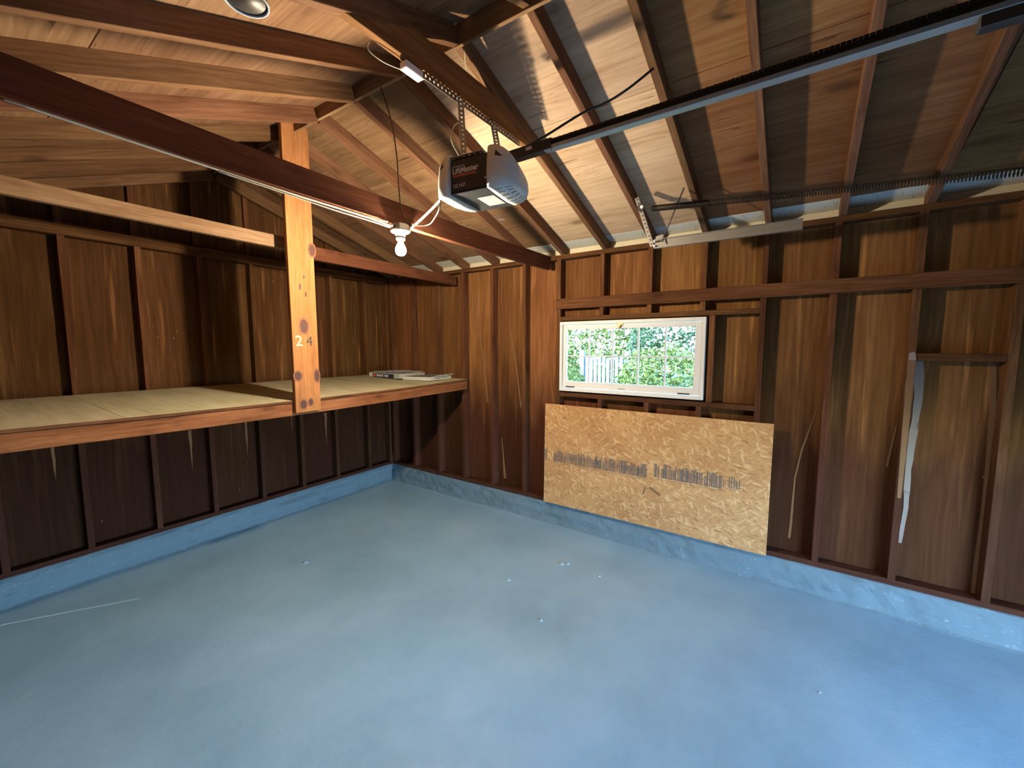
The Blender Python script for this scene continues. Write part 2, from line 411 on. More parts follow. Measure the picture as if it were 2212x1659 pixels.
def perf_strip(L, W, t=.002, pitch_=.025, hole=.009, angle=None):
    """steel strip along local X in the XY plane with square holes; an angle strip also has a leg along -Z"""
    bm = bmesh.new(); n = max(1, int(round(L/pitch_))); p = L/n
    def leg(mp):
        for i in range(n):
            x0 = -L/2+i*p; xs = (x0, x0+p/2-hole/2, x0+p/2+hole/2, x0+p); ys = (0, W/2-hole/2, W/2+hole/2, W)
            g = [[bm.verts.new(mp(x, y)) for y in ys] for x in xs]
            for a in range(3):
                for b in range(3):
                    if a == 1 and b == 1: continue
                    bm.faces.new((g[a][b], g[a+1][b], g[a+1][b+1], g[a][b+1]))
    leg(lambda x, y: (x, y, 0))
    if angle: leg(lambda x, y: (x, 0, -y))
    bmesh.ops.remove_doubles(bm, verts=bm.verts, dist=1e-5)
    bmesh.ops.recalc_face_normals(bm, faces=bm.faces)
    bmesh.ops.solidify(bm, geom=bm.faces[:], thickness=t)
    return bm
def frame_mw(p0, p1, side):
    p0, p1, side = Vector(p0), Vector(p1), Vector(side)
    ax = (p1-p0); ax.normalize(); side = (side-ax*side.dot(ax)).normalized(); up = ax.cross(side)
    mw = Matrix((ax, side, up)).transposed().to_4x4(); mw.translation = (p0+p1)/2
    return mw

# ------------------------------------------------------------------ room dimensions (metres)
XR, XRS = 3.41, 3.50       # right wall: stud face, sheathing face
YG, YGS = 4.20, 4.29       # gable wall behind the shelf
XL, XLS = -.25, -.34       # left wall, beside the camera
YF, YFS = -1.90, -1.99     # wall with the garage door, behind the camera
XRIDGE = 1.58
def zr_r(x): return 2.57+.33*(3.41-x)          # underside of right hand rafters
def zr_l(x): return 3.165-.40*(1.565-x)        # underside of left hand rafters
RD = .094

# floor ------------------------------------------------------------
def build_floor():
    bm = bmesh.new(); nx, ny = 70, 110
    x0, x1, y0, y1 = XLS, XRS, YFS, YGS
    g = []
    for i in range(nx+1):
        row = []
        for j in range(ny+1):
            x = x0+(x1-x0)*i/nx; y = y0+(y1-y0)*j/ny
            z = .004*noise.noise(Vector((x*1.3, y*1.3, 0)))+.0012*noise.noise(Vector((x*6, y*6, 3)))
            row.append(bm.verts.new((x, y, z)))
        g.append(row)
    for i in range(nx):
        for j in range(ny): bm.faces.new((g[i][j], g[i+1][j], g[i+1][j+1], g[i][j+1]))
    o = mesh_obj('floor', bm, M['floor'], smooth=True); o['kind'] = 'structure'
build_floor()
# bumps and chips of old paint in the floor
fl = D.objects['floor']
for (x, y, r) in [(2.77, 1.397, .03), (2.80, 1.36, .018), (2.774, 1.079, .014), (1.634, 3.112, .035), (2.415, -.229, .008), (2.35, 1.62, .02), (2.1, 1.2, .015)]:
    bm = bmesh.new(); k = 11; c = bm.verts.new((0, 0, .006)); ring = []
    for a in range(k):
        rr = r*random.uniform(.6, 1.3); ring.append(bm.verts.new((rr*math.cos(2*PI*a/k), rr*math.sin(2*PI*a/k), -.004)))
    for a in range(k): bm.faces.new((c, ring[a], ring[(a+1) % k]))
    mesh_obj('paint_lump', bm, M['floor'], fl, Matrix.Translation((x, y, .003)))

# concrete curbs -----------------------------------------------------
def curb(name, length, base, along, outward, seed):
    """rough kerb: cross section (offset from room edge, height)"""
    prof = [(-.055, -.01), (-.028, .012), (-.018, .05), (-.012, .10), (-.004, .14), (0, .165), (.012, .188), (.03, .2), (.075, .205), (.115, .206)]
    nn = int(length/.035); bm = bmesh.new(); rows = []
    base, along, outward = Vector(base), Vector(along), Vector(outward)
    for i in range(nn+1):
        s = length*i/nn; row = []
        for j, (o, z) in enumerate(prof):
            a = .010*noise.noise(Vector((s*2.2+seed, j*.35, seed)))+.008*noise.noise(Vector((s*13+seed, j*1.6, 2)))
            a += .012*max(0, noise.noise(Vector((s*5+seed, j*.8, 7)))) if 1 < j < 7 else 0
            zz = z+(.008*noise.noise(Vector((s*3+seed, j, 5))) if j > 2 else 0)
            ledge = -.010*max(0, min(1, 4*noise.noise(Vector((s*.9, seed, 1))))) if j in (1, 2, 3) else 0
            row.append(bm.verts.new(base+along*s+outward*(o+a+ledge)+Vector((0, 0, zz))))
        rows.append(row)
    for a, b in zip(rows, rows[1:]):
        for j in range(len(prof)-1): bm.faces.new((a[j], a[j+1], b[j+1], b[j]))
    bmesh.ops.recalc_face_normals(bm, faces=bm.faces)
    o = mesh_obj(name, bm, M['curb'], smooth=False); o['kind'] = 'structure'
    return o
tag(curb('trim_1', YG-YF+.02, (XR, YF, 0), (0, 1, 0), (1, 0, 0), 3.1), 'rough blue-grey painted concrete curb under the window wall')
tag(curb('trim_2', XR-XL+.02, (XL, YG+.008, 0), (1, 0, 0), (0, 1, 0), 9.7), 'rough blue-grey painted concrete curb under the shelf wall')
curb('trim_3', YG-.2, (XL, .2, 0), (0, 1, 0), (-1, 0, 0), 15.)

# gable wall (behind the shelf) ---------------------------------------
wg = struct('wall_back', (0, YG, 0))
GX = [-.17, .23, .63, 1.03, 1.43, 1.84, 2.24, 2.64, 3.07, 3.39]
def rake(x): return (zr_l(x) if x < XRIDGE else zr_r(x))+RD+.004
box('sole_plate', XL, XR, YG+.002, YGS, .2, .236, M['stud'], wg)
for i, x in enumerate(GX):
    box('stud', x-.019, x+.019, YG, YGS, .236, 2.50, M['stud'], wg, 'Z')
box('top_plate', XL, XR, YG, YGS, 2.50, 2.538, M['stud'], wg)
box('top_plate', XL, XR, YG, YGS, 2.538, 2.576, M['stud'], wg)
for x in (.23, .63, 1.03, 1.43, 1.84, 2.24, 2.64):
    if rake(x)-.09 > 2.62: box('gable_stud', x-.019, x+.019, YG+.05, YGS, 2.576, rake(x)-.06, M['stud'], wg, 'Z')
ed = [XLS]+[x for x in GX[1:-1]]+[XRS+.02]
for a, b in zip(ed, ed[1:]):
    pts = [(.16, -a), (.16, -b), (rake(b), -b)]
    if a < XRIDGE < b: pts.append((rake(XRIDGE), -XRIDGE))
    pts.append((rake(a), -a))
    # plane axes: ux = up (grain), uy = -X ; normal = Z x -X = -Y
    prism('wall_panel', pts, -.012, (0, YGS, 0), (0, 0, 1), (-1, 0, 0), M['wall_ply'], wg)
# bare scrapes left on the panels under the shelf
def decal(poly, origin, ux, uy, mat, parent, name='scrape', t=.0015):
    return prism(name, poly, t, origin, ux, uy, mat, parent)
for (x, z0, z1, wd) in [(1.30, .60, 1.0, .016), (1.745, .62, 1.0, .014), (2.56, .60, .98, .02), (2.18, .75, 1.1, .008), (.50, .75, 1.15, .02)]:
    poly = []; k = 7
    L_ = [(z0+(z1-z0)*i/k, -(x-wd*(i/k)*random.uniform(.6, 1.1))) for i in range(k+1)]
    R_ = [(z0+(z1-z0)*i/k, -(x+wd*(i/k)*random.uniform(.6, 1.1)-.001)) for i in range(k, -1, -1)]
    decal(L_+R_, (0, YGS-.001, 0), (0, 0, 1), (-1, 0, 0), M['scrape'], wg)

# right wall (with the window) ----------------------------------------
wr = struct('wall_right', (XR, 0, 0))
RY = [4.17, 3.78, 3.36, 2.968, 2.565, 2.166, 1.782, 1.362, .952, .547, .153, -.241, -.636, -1.045, -1.45, -1.86]
box('sole_plate', XR+.002, XRS, YF, YG, .2, .236, M['stud'], wr)
WIN = (1.362, .952)
for y in RY:
    if y in WIN or y == .547:
        box('cripple_stud', XR, XRS, y-.019, y+.019, .236, 1.26, M['stud'], wr, 'Z')
        box('cripple_stud', XR, XRS, y-.019, y+.019, 2.005, 2.53, M['stud'], wr, 'Z')
    else:
        box('stud', XR, XRS, y-.019, y+.019, .236, 2.53, M['stud'], wr, 'Z')
box('trimmer_stud', XR, XRS, .455, .497, 1.30, 1.965, M['stud'], wr, 'Z')
box('window_sill_board', XR-.001, XRS, .172, 1.763, 1.26, 1.298, M['stud'], wr)
box('window_head_board', XR-.001, XRS, .172, 1.763, 1.966, 2.004, M['stud'], wr)
box('top_plate', XR, XRS, YF, YG, 2.53, 2.568, M['stud'], wr)
box('brace_board', XR-.02, XR-.001, YF, 1.805, 2.075, 2.168, M['stud'], wr)
box('blocking', XR+.004, XRS, -1.026, -.655, 1.645, 1.69, M['stud'], wr)
# wall panels, bay by bay, around the window opening
ed = [YGS]+[y for y in RY[1:-1]]+[YFS]
for a, b in zip(ed, ed[1:]):
    def pan(y0, y1, z0, z1):
        prism('wall_panel', [(z0, y0), (z1, y0), (z1, y1), (z0, y1)][::-1], -.012, (XRS, 0, 0), (0, 0, 1), (0, 1, 0), M['wall_ply_daylit'], wr)
    if b > 1.77 or a < .5: pan(b, a, .16, 2.575)
    elif a > .6:
        pan(b, a, .16, 1.29); pan(b, a, 1.975, 2.575)
    else: # bay right of the window (.547 .. .153)
        pan(b, .495, .16, 2.575); pan(.495, a, .16, 1.29); pan(.495, a, 1.975, 2.575)
# outside frieze board that closes the eave above the plate
box('frieze_board', XRS+.004, XRS+.024, YFS, YGS, 2.56, 2.632, M['cream'], wr)
def rdecal(pts, mat=None, x=XRS-.002, name='scrape', t=.0015):
    # pts are (y,z); plane axes ux = up, uy = +Y, normal = Z x Y = -X
    return prism(name, [(z, y) for y, z in pts], t, (x, 0, 0), (0, 0, 1), (0, 1, 0), mat or M['scrape'], wr)
def taper(line, w0, w1):
    n = len(line); a = []; b = []
    for i, (y, z) in enumerate(line):
        ww = w0+(w1-w0)*i/(n-1); ww *= random.uniform(.85, 1.15)
        a.append((y+ww/2, z)); b.append((y-ww/2, z))
    return a+b[::-1]
def sub(line, n=4):
    out = []
    for (p, q) in zip(line, line[1:]):
        for k in range(n): t = k/n; out.append((p[0]+(q[0]-p[0])*t, p[1]+(q[1]-p[1])*t))
    out.append(line[-1]); return out
rdecal(taper(sub([(2.883, 2.28), (2.821, 1.97), (2.74, 1.57), (2.69, 1.12)]), .008, .026))
rdecal(taper(sub([(2.384, 1.89), (2.314, 1.53), (2.256, 1.10)]), .006, .018))
rdecal(taper(sub([(1.942, 1.54), (1.865, 1.18)]), .006, .015))
rdecal(taper(sub([(-.20, 1.30), (-.13, 1.0), (-.10, .78), (-.095, .45), (-.09, .33)]), .006, .016))
rdecal(taper(sub([(-.61, 1.22), (-.583, .95)]), .008, .012))
rdecal(taper(sub([(-1.0, 1.64), (-1.03, 1.05), (-1.035, .22)]), .02, .05))
rdecal(taper(sub([(2.50, .75), (2.46, .30)]), .006, .03))
# white patch: plaster smeared down the stud left of the low blocking
rdecal(taper(sub([(-.685, 1.64), (-.70, 1.42), (-.692, 1.2), (-.683, .95), (-.69, .70), (-.676, .46)]), .045, .02), M['putty'], XRS-.003, 'whitewash_smear')
prism('whitewash_smear', [(z, y) for y, z in taper(sub([(-.637, 1.645), (-.637, 1.3), (-.638, 1.05), (-.637, .78)]), .036, .02)], .0015, (XR-.0015, 0, 0), (0, 0, 1), (0, 1, 0), M['scrape'], wr)
prism('whitewash_smear', [(z, y) for y, z in [(-.622, 1.69), (-.645, 1.70), (-.655, 1.675), (-.655, 1.647), (-.622, 1.647)]], .0015, (XR-.0015, 0, 0), (0, 0, 1), (0, 1, 0), M['putty'], wr)

# left wall and door wall (outside the picture, they close the room) ----
wl = struct('wall_left', (XL, 0, 0))
for y in [4.1, 3.7, 3.3, 2.9, 2.5, 2.1, 1.7, 1.3, .9, .5, .1, -.3, -.7, -1.1, -1.5, -1.86]:
    box('stud', XLS, XL, y-.019, y+.019, .02, 2.40, M['stud'], wl, 'Z')
box('top_plate', XLS, XL, YF, YG, 2.40, 2.438, M['stud'], wl)
for a, b in ((4.29, 3.1), (3.098, 1.9), (1.898, .7), (.698, -.5), (-.502, YFS)): box('wall_panel', XLS-.012, XLS, b, a, 0, 2.499, M['wall_ply'], wl, 'Z')
wf = struct('wall_front', (1.58, YF, 0))
for a, b in ((XLS, .34), (2.82, XRS)):
    prism('wall_panel', [(0, -a), (0, -b), (rake(b), -b), (rake(a), -a)], .012, (0, YFS, 0), (0, 0, 1), (-1, 0, 0), M['wall_ply'], wf)
prism('wall_panel', [(2.10, -.34), (2.10, -2.82), (rake(2.82), -2.82), (rake(XRIDGE), -XRIDGE), (rake(.34), -.34)], .012, (0, YFS, 0), (0, 0, 1), (-1, 0, 0), M['wall_ply'], wf)
gd = struct('door_1', (1.58, YF, 1.2)); gd['label'] = 'white sectional garage door raised halfway behind the photographer'
DP = [(-1.945, 1.25), (-1.945, 1.64), (-1.945, 2.03), (-1.72, 2.42), (-1.20, 2.42)]
for (ya, za), (yb, zb) in zip(DP, DP[1:]):
    n_ = 4/ math.hypot(yb-ya, zb-za)/1000
    board('door_section', (.34, (ya+yb)/2, (za+zb)/2), (2.82, (ya+yb)/2, (za+zb)/2), math.hypot(yb-ya, zb-za)-.006, .035, (0, yb-ya, zb-za), M['siding'], gd)

# roof -----------------------------------------------------------------
ce = struct('ceiling', (XRIDGE, 1.1, 3.2))
RFY = [4.15, 3.755, 3.355, 2.952, 2.545, 2.15, 1.749, 1.348, .945, .549, .149, -.256, -.66, -1.06, -1.46, -1.86]
for y in RFY:
    yr = y+.045
    n = Vector((.33, 0, 1)).normalized()
    a = Vector((3.74, y-.009, zr_r(3.74)+RD/2)); b = Vector((1.60, yr, zr_r(1.60)+RD/2))
    board('rafter', a, b, .038, .089, (0, 1, 0), M['rafter'], ce)
    a = Vector((-.60, y-.009, zr_l(-.6)+RD/2)); b = Vector((1.56, yr, zr_l(1.56)+RD/2))
    board('rafter', a, b, .038, .089, (0, 1, 0), M['rafter'], ce)
# ridge board, a little lower towards the camera
board('ridge_board', (XRIDGE, 2.90, 3.19+.068), (XRIDGE, YFS, 3.10+.068), .136, .019, (0, 0, 1), M['pale_tie'], ce)
board('ridge_board', (XRIDGE, YGS, 3.23+.06), (XRIDGE, 2.92, 3.195+.06), .12, .019, (0, 0, 1), M['rafter'], ce)
# roof sheathing: plywood sheets, long side along the ridge
def deck(side, x0, x1, y0, y1, mat, name='roof_sheet', lift=0.0):
    zf = zr_r if side > 0 else zr_l
    z0, z1 = zf(x0)+RD+.006+lift, zf(x1)+RD+.006+lift
    p0 = Vector(((x0+x1)/2, y0, (z0+z1)/2)); p1 = Vector(((x0+x1)/2, y1, (z0+z1)/2))
    sv = Vector((x1-x0, 0, z1-z0)); wd = sv.length
    board(name, p0, p1, wd, .012, sv, mat, ce, .001)
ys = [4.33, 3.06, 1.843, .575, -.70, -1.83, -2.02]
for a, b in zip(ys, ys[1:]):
    deck(1, 2.24, 3.387, b+.002, a-.002, M['roof_ply'] if .5 < b < 1.5 else (M['roof_ply_dim_red'] if b < .5 else M['roof_ply_dim']))
    deck(-1, .44, 1.575, b+.002, a-.002, M['roof_ply_dim'])
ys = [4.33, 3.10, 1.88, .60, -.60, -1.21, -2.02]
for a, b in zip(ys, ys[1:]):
    deck(1, 1.585, 2.237, b+.002, a-.002, M['roof_ply'] if 0 < b < 1 else (M['roof_ply_dim_red'] if b < .5 else M['roof_ply_dim']))
    deck(-1, -.62, .437, b+.002, a-.002, M['roof_ply_dim'])
deck(1, 3.390, 3.78, -2.02, 4.33, M['eave'], 'eave_board')
for zf, xa, xb in ((zr_r, 1.575, 3.80), (zr_l, -.64, 1.585)):
    p = Vector(((xa+xb)/2, -2.05, (zf(xa)+zf(xb))/2+RD+.026)); q = p.copy(); q.y = 4.36
    sv = Vector((xb-xa, 0, zf(xb)-zf(xa))); board('roof_covering', p, q, sv.length, .016, sv, M['iron'], ce, .001)
# nail points that come through the eave boards
bm = bmesh.new()
for i in range(70):
    y = random.uniform(-.6, 3.0); x = random.uniform(3.40, 3.49); z = zr_r(x)+RD
    r = bmesh.ops.create_cone(bm, cap_ends=False, segments=5, radius1=.0006, radius2=.0012, depth=.022)
    bmesh.ops.translate(bm, vec=(x, y, z-.009), verts=r['verts'])
o = mesh_obj('nail_points', bm, M['iron'], ce); o['kind'] = 'stuff'

# ------------------------------------------------------------------ joists, post
def sagged(name, x0, x1, y0, y1, z0, z1, sag, mat, parent=None, mid=None, nseg=14, z0b=None):
    """horizontal board along X that sags by 'sag' in the middle"""
    mid = mid if mid is not None else (x0+x1)/2
    bm = boxbm(x1-x0, y1-y0, z1-z0, .002)
    L = x1-x0
    bmesh.ops.bisect_plane  # (boards are cut across so they can bend)
    for k in range(1, nseg):
        bmesh.ops.bisect_plane(bm, geom=bm.verts[:]+bm.edges[:]+bm.faces[:], plane_co=(-L/2+L*k/nseg, 0, 0), plane_no=(1, 0, 0))
    for v in bm.verts: v.co.z -= sag*(1-(2*v.co.x/L)**2)
    c = Vector(((x0+x1)/2, (y0+y1)/2, (z0+z1)/2))
    return mesh_obj(name, bm, mat, parent, Matrix.Translation(c))
t = sagged('ceiling_joist', XL, 3.405, 1.868, 1.906, 2.444, 2.566, .02, M['tie'])
tag(t, 'long red-brown ceiling joist that carries the lit bulb on its underside', 'beam')
bpy.context.view_layer.update()

t = thing('ceiling_joist', 'pale worn joist piece left of the post, above the shelf', 'beam', (.6, 3.02, 2.42))
board('plank', (XL, 3.02, 2.470), (1.555, 3.02, 2.466), .084, .038, (0, 0, 1), M['pale_tie'], t)
t = tag(box('ceiling_joist', 1.70, 3.41, 3.045, 3.083, 2.395, 2.495, M['tie']), 'red-brown joist running from behind the post to the corner stud, under the bulb', 'beam')
t = tag(board('ceiling_joist', (.66, 1.385, 2.985), (2.36, 1.385, 3.015), .140, .038, (0, 0, 1), M['collar']), 'high reddish collar tie that the door opener hangs from', 'beam')

# the post with the chalked number
t = thing('wooden_post', 'knotty pine post numbered 24, nailed to the shelf front and rising to the ridge', 'post', (1.58, 2.88, 1.257))
board('plank', (1.583, 2.879, 1.257), (1.577, 2.879, 3.26), .186, .038, (1, 0, 0), M['post'], t, .003)
post_front = 2.8595
def post_mw(x, z): # text/knot plane facing the camera (-Y)
    mw = Matrix(((1, 0, 0), (0, 0, -1), (0, 1, 0))).to_4x4(); mw.translation = (x, post_front, z); return mw
text_mesh('chalk_figure', '2', .105, M['chalk'], t, post_mw(1.508, 1.735), .001)['label'] = 'yellow chalk 2'
text_mesh('marked_figure', '4', .100, M['ink'], t, post_mw(1.585, 1.735), -.0005)['label'] = 'dark 4'
def knot(x, z, rx, rz, parent, seed=0, mat='knot', y=post_front, t_=.001):
    pts = []
    for k in range(16):
        a = 2*PI*k/16; rr = 1+.12*noise.noise(Vector((math.cos(a)*2, math.sin(a)*2, seed)))
        pts.append((x+rx*rr*math.cos(a), z+rz*rr*math.sin(a)))
    return prism('knot', pts, t_, (0, y, 0), (1, 0, 0), (0, 0, 1), M[mat], parent)
for (x, z, rx, rz) in [(1.575, 1.875, .028, .048), (1.515, 1.522, .024, .030), (1.655, 1.515, .018, .040), (1.545, 1.315, .022, .030), (1.60, 1.325, .015, .024),
                       (1.66, 2.42, .022, .040), (1.56, 2.15, .006, .02), (1.59, 2.22, .005, .012), (1.60, 2.10, .006, .016)]:
    knot(x, z, rx*1.45, rz*1.35, t, x+z, 'knot_ring', post_front+.0005)
    knot(x, z, rx, rz, t, z, 'knot', post_front)

# ------------------------------------------------------------------ the shelf
sh = thing('long_shelf', 'long pale plywood shelf on a brown front board along the back wall', 'shelf', (1.58, 3.55, 1.25))
def sgz(x, y):
    wgt = max(0, min(1, (YG-y)/1.3)); u = max(0, min(1, (x+.25)/3.66))
    return -.016*wgt-.024*wgt*math.sin(PI*u)
def shelf_sheet(x0, x1):
    bm = bmesh.new(); nx, ny = max(2, int((x1-x0)/.15)), 6; y0, y1 = 2.905, 4.198
    top = [[None]*(ny+1) for _ in range(nx+1)]; bot = [[None]*(ny+1) for _ in range(nx+1)]
    cx = (x0+x1)/2; cy = (y0+y1)/2
    for i in range(nx+1):
        for j in range(ny+1):
            x = x0+(x1-x0)*i/nx; y = y0+(y1-y0)*j/ny; z = sgz(x, y)
            top[i][j] = bm.verts.new((y-cy, -(x-cx), z)); bot[i][j] = bm.verts.new((y-cy, -(x-cx), z-.018))
    for i in range(nx):
        for j in range(ny):
            bm.faces.new((top[i][j], top[i+1][j], top[i+1][j+1], top[i][j+1])); bm.faces.new((bot[i][j], bot[i][j+1], bot[i+1][j+1], bot[i+1][j]))
    for i in range(nx):
        bm.faces.new((top[i][0], bot[i][0], bot[i+1][0], top[i+1][0])); bm.faces.new((top[i][ny], top[i+1][ny], bot[i+1][ny], bot[i][ny]))
    for j in range(ny):
        bm.faces.new((top[0][j], top[0][j+1], bot[0][j+1], bot[0][j])); bm.faces.new((top[nx][j], bot[nx][j], bot[nx][j+1], top[nx][j+1]))
    bmesh.ops.recalc_face_normals(bm, faces=bm.faces)
    # local X = world Y (grain across the shelf)
    mw = Matrix(((0, -1, 0), (1, 0, 0), (0, 0, 1))).to_4x4(); mw.translation = (cx, cy, 1.385)
    mesh_obj('shelf_panel', bm, M['shelf_ply'], sh, mw)
for a, b in ((-.245, .60), (.603, 1.745), (1.748, 2.36), (2.363, 3.405)): shelf_sheet(a, b)
bm = boxbm(3.655, .038, .09, .003); L = 3.655
for k in range(1, 24): bmesh.ops.bisect_plane(bm, geom=bm.verts[:]+bm.edges[:]+bm.faces[:], plane_co=(-L/2+L*k/24, 0, 0), plane_no=(1, 0, 0))
for v in bm.verts: v.co.z += -.024*math.sin(PI*max(0, min(1, v.co.x/L+.5)))+.0015*noise.noise(v.co*7)
mesh_obj('front_board', bm, M['fascia'], sh, Matrix.Translation((1.58, 2.922, 1.304)))
bm = boxbm(3.655, .008, .017, .001)
for k in range(1, 24): bmesh.ops.bisect_plane(bm, geom=bm.verts[:]+bm.edges[:]+bm.faces[:], plane_co=(-L/2+L*k/24, 0, 0), plane_no=(1, 0, 0))
for v in bm.verts: v.co.z += -.024*math.sin(PI*max(0, min(1, v.co.x/L+.5))); v.co.y += .002*noise.noise(Vector((v.co.x*14, 0, 0)))
mesh_obj('edge_strip', bm, M['stud'], sh, Matrix.Translation((1.58, 2.900, 1.3595)))
box('ledger', XL, 3.40, YG-.04, YG-.002, 1.275, 1.364, M['stud'], sh)
for x in (.2, .9, 1.5, 2.2, 2.9): box('shelf_support', x-.019, x+.019, 2.942, YG-.042, 1.245, 1.325, M['stud'], sh)

# things on the shelf -------------------------------------------------
def crumple(name, corners, z, amp, thick, mat, parent, seed, nx=14, ny=10, lift=None):
    """a crumpled sheet over a quad of corners (x,y)"""
    bm = bmesh.new(); g = []
    c = [Vector((p[0], p[1], 0)) for p in corners]
    for i in range(nx+1):
        row = []
        for j in range(ny+1):
            u, v = i/nx, j/ny
            p = (c[0]*(1-u)+c[1]*u)*(1-v)+(c[3]*(1-u)+c[2]*u)*v
            e = .012*noise.noise(Vector((u*6, v*6, seed)))*(1 if i in (0, nx) or j in (0, ny) else 0)
            h = amp*abs(noise.noise(Vector((u*3.1, v*2.7, seed))))+amp*.4*noise.noise(Vector((u*9, v*9, seed+3)))
            if lift: h += lift(u, v)
            row.append(bm.verts.new(p+Vector((e, e, z+max(0, h)+.001))))
        g.append(row)
    for i in range(nx):
        for j in range(ny): bm.faces.new((g[i][j], g[i+1][j], g[i+1][j+1], g[i][j+1]))
    bmesh.ops.recalc_face_normals(bm, faces=bm.faces)
    bmesh.ops.solidify(bm, geom=bm.faces[:], thickness=thick)
    return mesh_obj(name, bm, mat, parent)
def quadblock(name, corners, z0, z1, mat, parent):
    bm = bmesh.new()
    lo = [bm.verts.new((x, y, z0)) for x, y in corners]; hi = [bm.verts.new((x, y, z1)) for x, y in corners]
    bm.faces.new(lo[::-1]); bm.faces.new(hi)
    for k in range(4): bm.faces.new((lo[k], lo[(k+1) % 4], hi[(k+1) % 4], hi[k]))
    bmesh.ops.recalc_face_normals(bm, faces=bm.faces)
    bmesh.ops.bevel(bm, geom=bm.edges[:], offset=.002, segments=1, affect='EDGES')
    return mesh_obj(name, bm, mat, parent)
zs = 1.381
bk = thing('flat_box', 'flat box with a dark blue printed side lying on the far end of the shelf', 'box', (3.1, 3.72, zs))
A = (2.93, 3.98); B = (2.90, 3.42); Cc = (3.25, 3.40); Dd = (3.28, 3.96)
quadblock('carton', [A, B, Cc, Dd], zs, zs+.052, M['greypaper'], bk)
dirv = (Vector(B+(0,))-Vector(A+(0,))).normalized(); nrm = Vector((-1, 0, 0))
def side_patch(name, s0, s1, z0, z1, mat, off=.0005):
    p0 = Vector(A+(0,))+dirv*s0; p1 = Vector(A+(0,))+dirv*s1
    c = (p0+p1)/2; c.z = zs+(z0+z1)/2; nn = dirv.cross(Vector((0, 0, 1))); c += nn*(off+.0005)*(1 if nn.x < 0 else -1)
    mw = Matrix((dirv, Vector((0, 0, 1)), dirv.cross(Vector((0, 0, 1))))).transposed().to_4x4(); mw.translation = c
    return mesh_obj(name, boxbm(s1-s0, z1-z0, .001, 0), mat, bk, mw)
side_patch('printed_side', .075, .46, .004, .044, M['navy'])
side_patch('red_square', .085, .135, .008, .040, M['red'], .001)
s = .15
for k in range(13):
    wd = random.uniform(.008, .016)
    side_patch('letter_mark', s, s+wd, .012, random.choice((.03, .034, .038)), M['whitepaper'], .0012); s += wd+.004
    if k == 7: s += .02
side_patch('paper_label', .005, .07, .004, .047, M['label'])
crumple('torn_paper_sheet', [(2.95, 3.97), (2.93, 3.55), (3.30, 3.45), (3.32, 3.95)], zs+.053, .022, .002, M['greypaper'], bk, 3.3)
zs = 1.3755
mg = thing('paper_stack', 'worn pile of white pages with a dark cover, on the shelf beside the flat box', 'papers', (3.12, 3.2, zs))
cor = [(2.925, 3.40), (2.99, 3.06), (3.36, 3.10), (3.34, 3.38)]
for k in range(4):
    o_ = .006*random.uniform(-1, 1)
    quadblock('page_bundle', [(x+o_, y+o_) for x, y in cor], zs-.004+k*.0085, zs-.004+k*.0085+.0078, M['whitepaper'], mg)
crumple('cover_sheet', [(2.96, 3.39), (3.03, 3.09), (3.35, 3.13), (3.335, 3.37)], zs+.031, .012, .0015, M['cover_dark'], mg, 8.1)
crumple('loose_page', [(3.00, 3.10), (3.06, 3.03), (3.38, 3.08), (3.35, 3.22)], zs+.002, .02, .0015, M['whitepaper'], mg, 5.5, lift=lambda u, v: .038*u)

# ------------------------------------------------------------------ OSB sheet leaning under the window
ob = thing('strand_board_sheet', 'orange-tan strand board sheet with a faded printed strip, leaning under the window', 'board', (3.385, .975, .212))
board('sheet', (3.365+.012, .975, .208), (3.385+.012, .975, 1.18), 1.862, .0115, (0, 1, 0), M['osb'], ob, .001)
ob.children[0].data.materials.clear()
# the strand pattern is mapped in the board's plane
M['osb2'] = M['osb']
nt_ = M['osb'].node_tree
for n_ in list(nt_.nodes):
    if n_.type == 'TEX_COORD':
        mp = nt_.nodes.new('ShaderNodeMapping'); mp.inputs['Rotation'].default_value = (0, PI/2, 0)
        for l_ in list(nt_.links):
            if l_.from_node == n_:
                ts = l_.to_socket; nt_.links.remove(l_); nt_.links.new(mp.outputs[0], ts)
        nt_.links.new(n_.outputs['Object'], mp.inputs[0])
ob.children[0].data.materials.append(M['osb'])
# faded stamp: rows of tall narrow letters, too worn to read, on a ruled line
bm = bmesh.new()
def bar(y, z, wy, hz):
    x = 3.365+.02*(z-.208)/.972+.012-.0059-.0006
    vs = [bm.verts.new((x-.0103*hz, y+wy/2, z-hz/2)), bm.verts.new((x-.0103*hz, y-wy/2, z-hz/2)), bm.verts.new((x+.0103*hz, y-wy/2, z+hz/2)), bm.verts.new((x+.0103*hz, y+wy/2, z+hz/2))]
    bm.faces.new(vs)
def run(y0, y1, zc, dens=1.0, H=.115):
    y = y0
    while y > y1:
        # one tall narrow worn character: a stem or two and some cross strokes
        cw = random.uniform(.011, .020)
        if random.random() < .98*dens:
            h = H*random.choice((1, 1, .85, .7)); z_ = zc-(H-h)/2
            bar(y, z_, random.choice((.006, .007, .009)), h)
            if random.random() < .85*dens: bar(y-cw*.62, z_, random.choice((.004, .006)), h*random.choice((1, .5, .8)))
            for q in (-.45, 0, .45):
                if random.random() < .55*dens: bar(y-cw*.3, z_+q*h, cw*.6, .007)
        y -= cw+random.uniform(.001, .003)
    bar((y0+y1)/2, zc-H*.62, abs(y1-y0), .0028)
run(1.905, 1.882, .69); run(1.80, .915, .685, 1.0); run(.855, .36, .705, 1.0); run(.36, .20, .708, .6, .085)
run(.12, .10, .70, .5, .09)
o = mesh_obj('printed_strip', bm, M['inkgrey'], ob)
